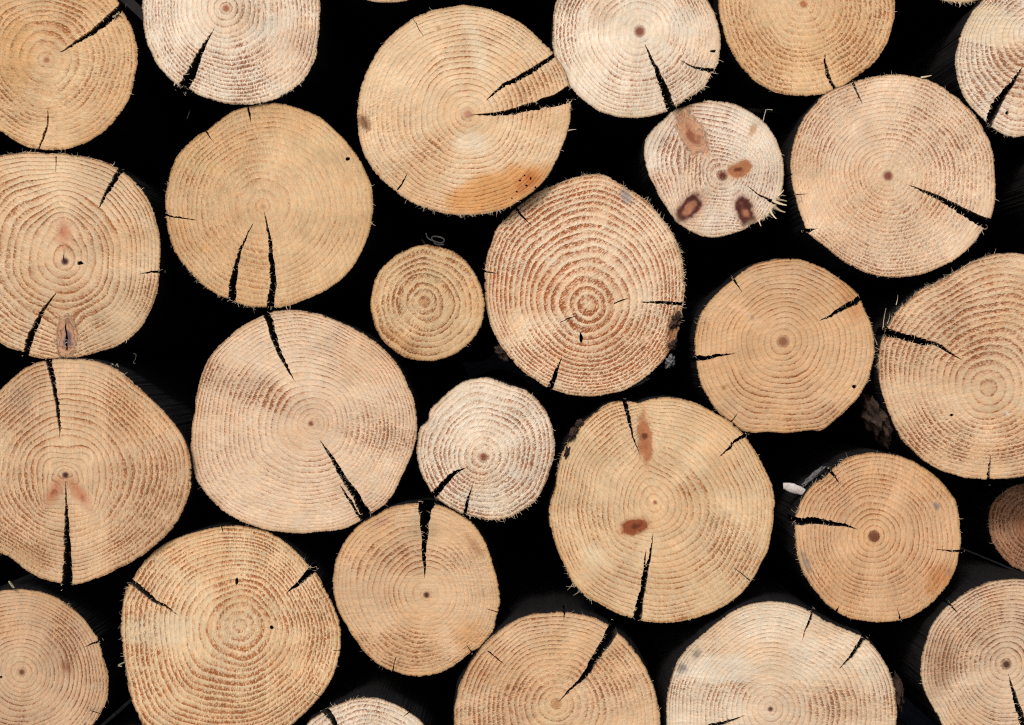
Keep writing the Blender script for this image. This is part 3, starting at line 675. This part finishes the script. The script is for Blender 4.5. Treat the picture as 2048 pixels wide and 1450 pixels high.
   flakes=[(1146,868,7,16,25,.003,M_FLAKE),(1160,848,8,9,0,.002,M_FLAKE),(1134,905,5,14,18,.004,M_FLAKE)], fringe=[(200,228,.2),(128,152,.25)], splinters=[(1146,1166,120,18,1.2),(1152,1172,170,20,1.2),(1160,1182,140,16,1.4),(1168,1190,30,18,1.2)]),
LG('S', MID, (44, 1344), [(0,1181),(21,1178),(52,1178),(83,1183),(107,1190),(131,1203),(155,1222),(179,1250),(197,1278),(207,1309),(217,1347),(219,1364),(216,1395),(203,1422),(186,1450),(150,1490),(100,1515),(40,1522),(-30,1510),(-85,1470),(-120,1410),(-130,1345),(-118,1280),(-85,1225),(-40,1192)],
   'brownish log filling the bottom left corner with a small starred pith', N=20, acc=.75, fuzz=.3, str=.72, saw=20, light=(204,166,128), dark=(150,98,68), pr=6, pcol=(120,74,50), y=.03,
   cracks=[[(203,1280,5),(187,1286,4),(170,1293,1)],[(192,1425,2),(180,1421,1)]], holes=[(2,1354,4,3)], patches=[dict(x=133,y=1332,a=12,b=22,ang=-30,col=(158,104,72),soft=.6,rough=.9,amt=.8)], fringe=[(-60,-20,.1)]),
LG('T', TAN, (480, 1252), [(445,1053),(472,1052),(500,1054),(531,1062),(562,1079),(593,1105),(617,1133),(631,1148),(652,1184),(669,1219),(678,1247),(681,1278),(678,1312),(666,1350),(645,1388),(614,1422),(590,1444),(290,1450),(276,1422),(262,1384),(257,1347),(252,1322),(245,1278),(244,1233),(247,1205),(255,1171),(266,1157),(286,1126),(310,1102),(338,1083),(372,1069),(410,1059),(560,1466),(500,1485),(430,1490),(360,1482),(315,1468)],
   'large log at the bottom left with orange rings and cracks at both shoulders', N=20, acc=.6, fuzz=.75, str=1.3, saw=5, light=(226,196,152), dark=(188,124,76), heart=.4, cen=(462,1270),
   cracks=[[(260,1162,12),(285,1180,12),(310,1200,10),(332,1212,5),(355,1228,1)], [(625,1140,15),(605,1160,11),(575,1185,2)],[(681,1303,3),(665,1301,1)],[(640,1395,3),(625,1385,1)],[(443,1052,3),(445,1066,1)]], holes=[(473,1163,3,7),(543,1255,4,4)],
   patches=[dict(x=310,y=1260,a=110,b=42,ang=-8,col=(232,212,180),soft=.4,amt=.55,df=-.6,ds=-.5,cut=(330,1295,-80)),dict(x=480,y=1400,a=130,b=30,ang=0,col=(228,194,148),soft=.7,amt=.4,df=-.3)], fringe=[(150,205,.15),(-50,-38,.2)], rag=1.1),
LG('U', TAN, (853, 1190), [(749,1031),(783,1014),(818,1007),(837,1005),(868,1008),(894,1015),(921,1029),(946,1047),(963,1071),(977,1098),(985,1129),(994,1157),(1001,1188),(999,1212),(992,1236),(987,1260),(970,1284),(942,1305),(914,1326),(887,1343),(859,1351),(835,1353),(808,1350),(780,1340),(749,1324),(732,1309),(711,1281),(694,1253),(680,1229),(668,1195),(666,1160),(670,1125),(682,1095),(701,1067),(720,1048)],
   'medium log at the bottom centre, deep wedge crack from its top to dark pith', N=17, acc=.65, fuzz=.45, str=.62, saw=90, light=(214,176,134), dark=(166,112,74), pr=6, pcol=(84,46,36), cen=(833,1180),
   cracks=[[(852,1006,32),(849,1040,19),(849,1080,12),(849,1120,7),(849,1153,1)],[(994,1223,3),(975,1219,1)],[(943,1303,4),(934,1292,1)],[(785,1342,3),(792,1315,1)]],
   patches=[dict(x=760,y=1045,a=26,b=8,ang=-25,col=(196,136,132),soft=.8,amt=.6,rough=.8),dict(x=940,y=1270,a=50,b=40,ang=-40,col=(214,158,100),soft=.8,amt=.6,df=-.3),dict(x=850,y=1060,a=40,b=50,ang=90,col=(176,154,116),soft=.8,amt=.5),dict(x=945,y=1085,a=50,b=14,ang=55,col=(160,112,76),soft=.7,rough=.8,amt=.6)]),
LG('V', MID, (1113, 1408), [(1128,1224),(1094,1225),(1059,1229),(1025,1243),(990,1267),(963,1295),(939,1329),(921,1364),(913,1398),(908,1433),(908,1450),(1163,1228),(1190,1236),(1214,1248),(1237,1267),(1259,1288),(1283,1322),(1301,1357),(1314,1395),(1320,1433),(1321,1450),(1312,1500),(1270,1560),(1200,1600),(1115,1612),(1030,1598),(960,1560),(920,1505)],
   'log at the bottom edge with a curved crack from upper right rim to heart', N=19, acc=.75, fuzz=.65, str=.7, saw=70, light=(218,182,140), dark=(168,112,76), pr=9, pamt=.7, pcol=(186,126,78), y=.004, bark=2,
   cracks=[[(1228,1255,25),(1205,1295,18),(1180,1335,14),(1160,1360,9),(1135,1385,5),(1118,1402,1)],[(1128,1224,3.5),(1128,1240,1)]], inner=[[(975,1302,2.6),(990,1314,3),(1006,1328,1)]],
   patches=[dict(x=1115,y=1300,a=40,b=50,ang=0,col=(224,186,144),soft=.4,amt=.5,df=.3),dict(x=1100,y=1430,a=50,b=40,ang=0,col=(226,194,150),soft=.9,amt=.7,df=-.4)], flakes=[]),
LG('W', PALE, (1541, 1418), [(1348,1343),(1355,1322),(1372,1298),(1400,1271),(1434,1243),(1469,1219),(1500,1207),(1534,1202),(1569,1203),(1596,1210),(1624,1224),(1648,1240),(1679,1252),(1707,1264),(1726,1274),(1745,1291),(1762,1312),(1776,1336),(1786,1364),(1791,1398),(1793,1433),(1793,1450),(1340,1360),(1334,1400),(1332,1440),(1785,1500),(1755,1560),(1690,1615),(1600,1640),(1510,1635),(1430,1600),(1370,1550),(1340,1495)],
   'large whitish log cut by the bottom edge with grey stains on its left shoulder', light=(232,215,190), N=24, acc=.7, fuzz=.5, str=.68, saw=95, pr=5, pcol=(96,58,46), cen=(1563,1420), heart=.9, heartcol=(226,204,182), bark=2.5, y=.006,
   cracks=[[(1624,1221,6),(1615,1245,5),(1604,1278,1)], [(1726,1276,11),(1705,1305,9),(1680,1335,2)], [(1336,1478,12),(1400,1458,11),(1451,1446,8),(1488,1431,1)]],
   patches=[dict(x=1430,y=1345,a=95,b=40,ang=-8,col=(236,222,202),soft=.35,amt=.8,df=-.5,ds=-.5,cut=(1430,1362,-86)),dict(x=1394,y=1308,a=9,b=14,ang=30,col=(140,132,126),soft=.5,rough=.8,amt=.8),dict(x=1364,y=1335,a=12,b=14,ang=30,col=(134,128,124),soft=.5,rough=.8,amt=.8)],
   flakes=[(1798,1385,7,34,-6,.006,M_FLAKE)], fringe=[(-20,0,.08)]),
LG('X', TAN, (1748, 1073), [(1727,908),(1762,907),(1796,911),(1831,925),(1865,946),(1896,977),(1914,1002),(1920,1033),(1922,1067),(1920,1105),(1910,1143),(1893,1174),(1865,1205),(1831,1229),(1796,1240),(1762,1244),(1727,1241),(1693,1233),(1658,1212),(1631,1184),(1607,1147),(1593,1109),(1589,1071),(1588,1050),(1589,1033),(1596,1012),(1610,988),(1631,964),(1651,952),(1672,932),(1696,914)],
   'orange tan log at lower right with fine round rings and crack at left', N=17, acc=.8, fuzz=.15, str=.58, saw=10, light=(216,170,122), dark=(168,108,66), pr=11, pcol=(120,70,46), cen=(1756,1075), bark=1.5, heartcol=(220,176,128),
   cracks=[[(1588,1042,15),(1630,1042,14),(1670,1046,9),(1700,1054,4),(1713,1058,1)], [(1922,1103,6),(1900,1102,4),(1874,1099,1)],[(1661,940,6),(1668,952,5),(1681,968,1)],[(1671,1222,5),(1677,1210,1)],[(1800,1238,4),(1794,1216,1)]],
   patches=[dict(x=1874,y=1012,a=9,b=7,ang=0,col=(120,118,122),soft=.4,amt=.9),dict(x=1612,y=1130,a=10,b=36,ang=-22,col=(134,128,122),soft=.6,rough=.9,amt=.8),dict(x=1880,y=1160,a=40,b=60,ang=35,col=(196,126,68),soft=.8,amt=.7),dict(x=1900,y=1145,a=9,b=10,ang=0,col=(140,122,112),soft=.7,amt=.7)],
   flakes=[(1630,954,26,5,-42,.012,M_GREY)], fringe=[(150,250,.16),(-25,0,.06)]),  # grey sliver put in as rim light on the bark edge
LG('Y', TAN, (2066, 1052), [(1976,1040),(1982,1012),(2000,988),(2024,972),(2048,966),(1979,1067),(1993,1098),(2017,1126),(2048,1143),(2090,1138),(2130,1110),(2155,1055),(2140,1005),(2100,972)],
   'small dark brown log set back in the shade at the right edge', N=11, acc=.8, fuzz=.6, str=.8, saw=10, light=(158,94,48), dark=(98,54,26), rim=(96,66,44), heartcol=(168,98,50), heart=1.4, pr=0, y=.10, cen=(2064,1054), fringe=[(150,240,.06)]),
LG('Z', PALE, (2013, 1329), [(1841,1329),(1846,1295),(1862,1250),(1882,1222),(1914,1195),(1948,1174),(1986,1162),(2020,1159),(2048,1159),(1841,1357),(1848,1381),(1862,1409),(1876,1433),(1882,1450),(1930,1490),(1990,1515),(2060,1515),(2130,1480),(2175,1410),(2190,1330),(2170,1245),(2120,1185)],
   'log in the bottom right corner with a crack curving down from its pith', N=20, acc=.7, fuzz=.4, str=.85, saw=85, light=(214,186,156), dark=(146,98,74), pr=8, pcol=(88,50,40), y=.012, bark=1.5,
   cracks=[[(2078,1520,18),(2060,1480,18),(2045,1440,14),(2035,1410,11),(2025,1380,7),(2017,1350,1)],[(1896,1206,6),(1905,1216,4),(1912,1224,1)]],
   patches=[dict(x=1880,y=1330,a=46,b=90,ang=8,col=(170,128,94),soft=.8,amt=.6)], fringe=[]),
LG('a', PALE, (742, 1520), [(653,1420),(680,1407),(701,1399),(732,1395),(759,1398),(790,1409),(818,1424),(835,1436),(849,1450),(640,1428),(622,1440),(606,1462),(600,1520),(615,1580),(660,1625),(735,1645),(805,1625),(850,1580),(868,1520),(862,1475)],
   'pale log top just showing at the bottom edge between two larger logs', N=13, acc=.8, fuzz=.6, str=.55, saw=20, pr=5, cen=(735,1520), y=.008,
   cracks=[[(648,1419,17),(668,1445,12),(690,1480,2)],[(820,1424,3),(808,1432,1)]], fringe=[(-125,-95,.2)]),
LG('slim', MID, (775, -150), [(929,-150),(915,-85),(885,-40),(835,-8),(775,4),(730,-2),(665,-40),(632,-90),(621,-150),(640,-230),(700,-285),(775,-304),(850,-285),(910,-230)],
   'sliver of a log rim at the top edge above the orange stained log', N=14, fuzz=.5, str=.6, saw=20),
LG('slim2', MID, (1915, -140), [(2057,-140),(2045,-80),(2010,-30),(1960,-2),(1925,6),(1880,-2),(1830,-25),(1788,-80),(1773,-140),(1790,-210),(1840,-262),(1915,-282),(1990,-262),(2040,-210)],
   'frayed sliver of a log rim at the top edge above the large pale pink log', N=14, fuzz=.5, str=.6, saw=20, y=.03, fringe=[(75,105,.35)], splinters=[(1920,4,95,12,1.6),(1917,4,70,10,1.6)]),
]

for i, L in enumerate(LOGS):
    L['seed'] = 11 + i * 13
    rr_ = np.random.default_rng(900 + i)
    L.setdefault('loose', .012)
    L.setdefault('tilt', ((rr_.random() - .5) * 5, (rr_.random() - .5) * 5))
    L.setdefault('y', round(float(rr_.random() * .024), 4))
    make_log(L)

# the pile goes on past the frame; these logs close it so that no daylight falls into its gaps from the side
for i, (ox, oy, orad, tone) in enumerate([(2168, 380, 112, PINK), (590, -335, 152, MID), (1040, -202, 112, TAN), (255, -262, 172, PALE), (-178, 300, 118, TAN), (-150, 722, 62, MID),
                                          (-176, 1140, 100, TAN), (235, 1590, 118, PALE), (965, 1660, 55, MID), (1335, 1645, 58, TAN), (1848, 1610, 92, PINK), (2225, 1020, 92, MID),
                                          (1380, -190, 92, PALE), (1700, -330, 110, TAN), (2200, -210, 140, MID), (-215, -90, 120, MID), (2345, 230, 135, TAN)]):
    a_ = np.linspace(0, 2 * math.pi, 24, endpoint=False)
    q_ = [(ox + orad * (1 + .03 * math.sin(2 * t + i)) * math.cos(t), oy + orad * (1 + .03 * math.sin(2 * t + i)) * math.sin(t)) for t in a_]
    make_log(LG('o', tone, (ox + 9, oy - 6), q_, 'plain sawn log that carries the pile on beyond the frame', N=15, fuzz=.5, str=.7, saw=40 * i, seed=1500 + 7 * i, tilt=(0, 0), y=.006 * (i % 4), pr=6))

# ------------------------------------------------------------------ small loose things caught in the pile
def thing(o, label, cat):
    o['label'] = label; o['category'] = cat; return o
def at(px, py, y):
    k = (D + y) / D
    return (wx(CX + (px - CX) * k), y, Z0 + (CY - py) * S * k)

# pale chip wedged beside the orange tan log
V = []; F = []
nseg, ns = 14, 12
for i in range(nseg + 1):
    t = i / nseg; w = (math.sin(math.pi * min(1, t * .9 + .08)) ** .5) * 11.5 * S * (1 - .25 * t)
    for k in range(ns):
        a = 2 * math.pi * k / ns
        j = 1 + .22 * (float(vnoise(i * .8, k * 1.7, 4)) - .5)
        V.append(((t - .5) * 52 * S, w * .55 * math.sin(a) * j - .002 * math.sin(t * 3), -(t - .5) * 15 * S + w * math.cos(a) * j))
for i in range(nseg):
    for k in range(ns): F.append((i * ns + k, (i + 1) * ns + k, (i + 1) * ns + (k + 1) % ns, i * ns + (k + 1) % ns))
F.append(tuple(range(ns))); F.append(tuple(nseg * ns + k for k in range(ns))[::-1])
thing(link('wood_chip', V, F, [M_CHIP], loc=at(1592, 979, .02), smooth=True), 'pale wood chip jutting from the left side of the orange tan log at lower right', 'wood chip')

def curl(name, pts, w, mat, label, cat, th=.0005):
    """thin curled ribbon through photo points (px, py, depth)"""
    P = [Vector(at(*p)) for p in pts]; Q = []
    for i in range(len(P) - 1):
        p0, p1, p2, p3 = P[max(i - 1, 0)], P[i], P[i + 1], P[min(i + 2, len(P) - 1)]
        for s in range(6):
            t = s / 6; Q.append(.5 * ((2 * p1) + (p2 - p0) * t + (2 * p0 - 5 * p1 + 4 * p2 - p3) * t * t + (3 * p1 - p0 - 3 * p2 + p3) * t ** 3))
    Q.append(P[-1]); c = sum(Q, Vector()) / len(Q); V = []; F = []
    for i, q in enumerate(Q):
        d = (Q[min(i + 1, len(Q) - 1)] - Q[max(i - 1, 0)]).normalized()
        u = Vector((0, 1, .35)).cross(d).normalized(); v = d.cross(u)
        ww = w * S * (.55 + .45 * math.sin(math.pi * (i + .6) / (len(Q) + .2)))
        for a, b in ((1, 1), (1, -1), (-1, -1), (-1, 1)): V.append(q - c + v * a * ww + u * b * th)
    for i in range(len(Q) - 1):
        for k in range(4): F.append((i * 4 + k, i * 4 + (k + 1) % 4, (i + 1) * 4 + (k + 1) % 4, (i + 1) * 4 + k))
    F.append((3, 2, 1, 0)); b = (len(Q) - 1) * 4; F.append((b, b + 1, b + 2, b + 3))
    return thing(link(name, V, F, [mat], loc=c, smooth=False), label, cat)

curl('wood_shaving', [(852, 466, .03), (856, 476, .03), (868, 482, .03), (882, 486, .03), (889, 480, .028), (880, 474, .03), (864, 474, .034), (872, 488, .03), (888, 489, .026)], 3.0, M_SHAVE, 'grey curled wood shaving lying on top of the small round tan log', 'wood shaving', .0004)
curl('wood_shaving', [(266, 707, .06), (272, 709, .06), (271, 717, .06), (267, 724, .06), (270, 727, .06)], 2.0, M_STRAW, 'tiny pale shaving hanging in the black gap above the log with heart shaped rings', 'wood shaving', .0003)
curl('wood_shaving', [(224, 727, .015), (230, 733, .013), (234, 728, .012), (237, 734, .012)], 1.8, M_STRAW, 'pale shaving resting on the top rim of the log with heart shaped rings', 'wood shaving', .0003)
curl('straw', [(380, 221, .07), (378, 227, .07), (374, 237, .07)], 1.6, M_SHAVE, 'bit of dull straw in the black gap below the pale pinkish log', 'straw', .0004)
curl('straw', [(18, 1162, .02), (22, 1168, .02), (28, 1176, .018)], 2.6, M_STRAW, 'short pale straw on top of the brownish log in the bottom left corner', 'straw', .0006)
curl('straw', [(244, 1333, .02), (237, 1331, .02), (241, 1328, .02), (250, 1324, .02)], 1.3, M_STRAW, 'thin bent straw at the left rim of the strong ringed log', 'straw', .0005)
V, F = tube([Vector(at(*p)) - Vector(at(1530, 225, .0)) for p in [(1525, 248, .03), (1528, 234, .03), (1532, 219, .03), (1538, 219, .028), (1545, 220, .028)]], [.0005] * 5, 6)
thing(link('wire', V, F, [M_CHIP], loc=at(1530, 225, 0)), 'thin bent wire standing between the small knotty log and the large pale pink log', 'wire')
V, F = tube([Vector((-.055, 0, 0)), Vector((0, 0, 0)), Vector((.06, 0, .001))], [.0032] * 3, 8)
thing(link('stick', V, F, [M_SHAVE], loc=at(1570, 221, .13)), 'dim grey stick lying level in the gap under the orange tan log at the top', 'stick')

# ------------------------------------------------------------------ ground, rising to an unseen bank added to block sky behind the gaps
V = []; F = []
prof = [(-9, -.05), (-3, -.02), (-1, 0), (.6, -.01), (2.2, -.01), (2.68, .0), (2.9, .35), (3.1, 1.1), (3.6, 1.9), (5.5, 2.3), (9, 2.5)]
nx = 40
for (yy, zz) in prof:
    for i in range(nx + 1):
        xx = -8 + 16 * i / nx
        V.append((xx, yy, zz - .02 + .05 * (float(fbm(xx * 1.3 + 20, yy * 1.3 + 20, 3)) - .5)))
for j in range(len(prof) - 1):
    for i in range(nx): F.append((j * (nx + 1) + i, j * (nx + 1) + i + 1, (j + 1) * (nx + 1) + i + 1, (j + 1) * (nx + 1) + i))
g = link('ground', V, F, [M_SOIL], smooth=True); g['kind'] = 'structure'

# ------------------------------------------------------------------ light, camera
w = bpy.data.worlds.new('World'); SC.world = w; w.use_nodes = True
nt = w.node_tree; bg = nt.nodes['Background']
sky = nt.nodes.new('ShaderNodeTexSky'); sky.sky_type = 'NISHITA'; sky.sun_disc = False
EL, AZ = math.radians(38), math.radians(200)       # sun direction: azimuth from +y clockwise
sky.sun_elevation = EL; sky.sun_rotation = AZ; sky.dust_density = 3.0; sky.air_density = 1.0
nt.links.new(sky.outputs[0], bg.inputs[0]); bg.inputs[1].default_value = .10
sl = bpy.data.lights.new('sun', 'SUN'); sl.energy = 1.5; sl.angle = math.radians(14); sl.color = (1, .965, .91)
so = bpy.data.objects.new('sun', sl); COL.objects.link(so)
sd_ = Vector((math.sin(AZ) * math.cos(EL), math.cos(AZ) * math.cos(EL), math.sin(EL)))
so.rotation_euler = sd_.to_track_quat('Z', 'Y').to_euler(); so.location = sd_ * 5

cam = bpy.data.cameras.new('camera'); co = bpy.data.objects.new('camera', cam); COL.objects.link(co)
co.location = (0, -D, Z0); co.rotation_euler = (math.radians(90), 0, 0)
cam.sensor_width = 36; cam.lens = 36 * D / (2048 * S); cam.clip_start = .05; cam.clip_end = 200
SC.camera = co
vs = SC.view_settings; vs.view_transform = 'Standard'; vs.look = 'None'; vs.gamma = 1; vs.use_curve_mapping = False
vs.exposure = 0.6
SC.render.engine = 'CYCLES'
SC.cycles.max_bounces = 6
SC.cycles.use_denoising = False
SC.cycles.filter_width = 1.2
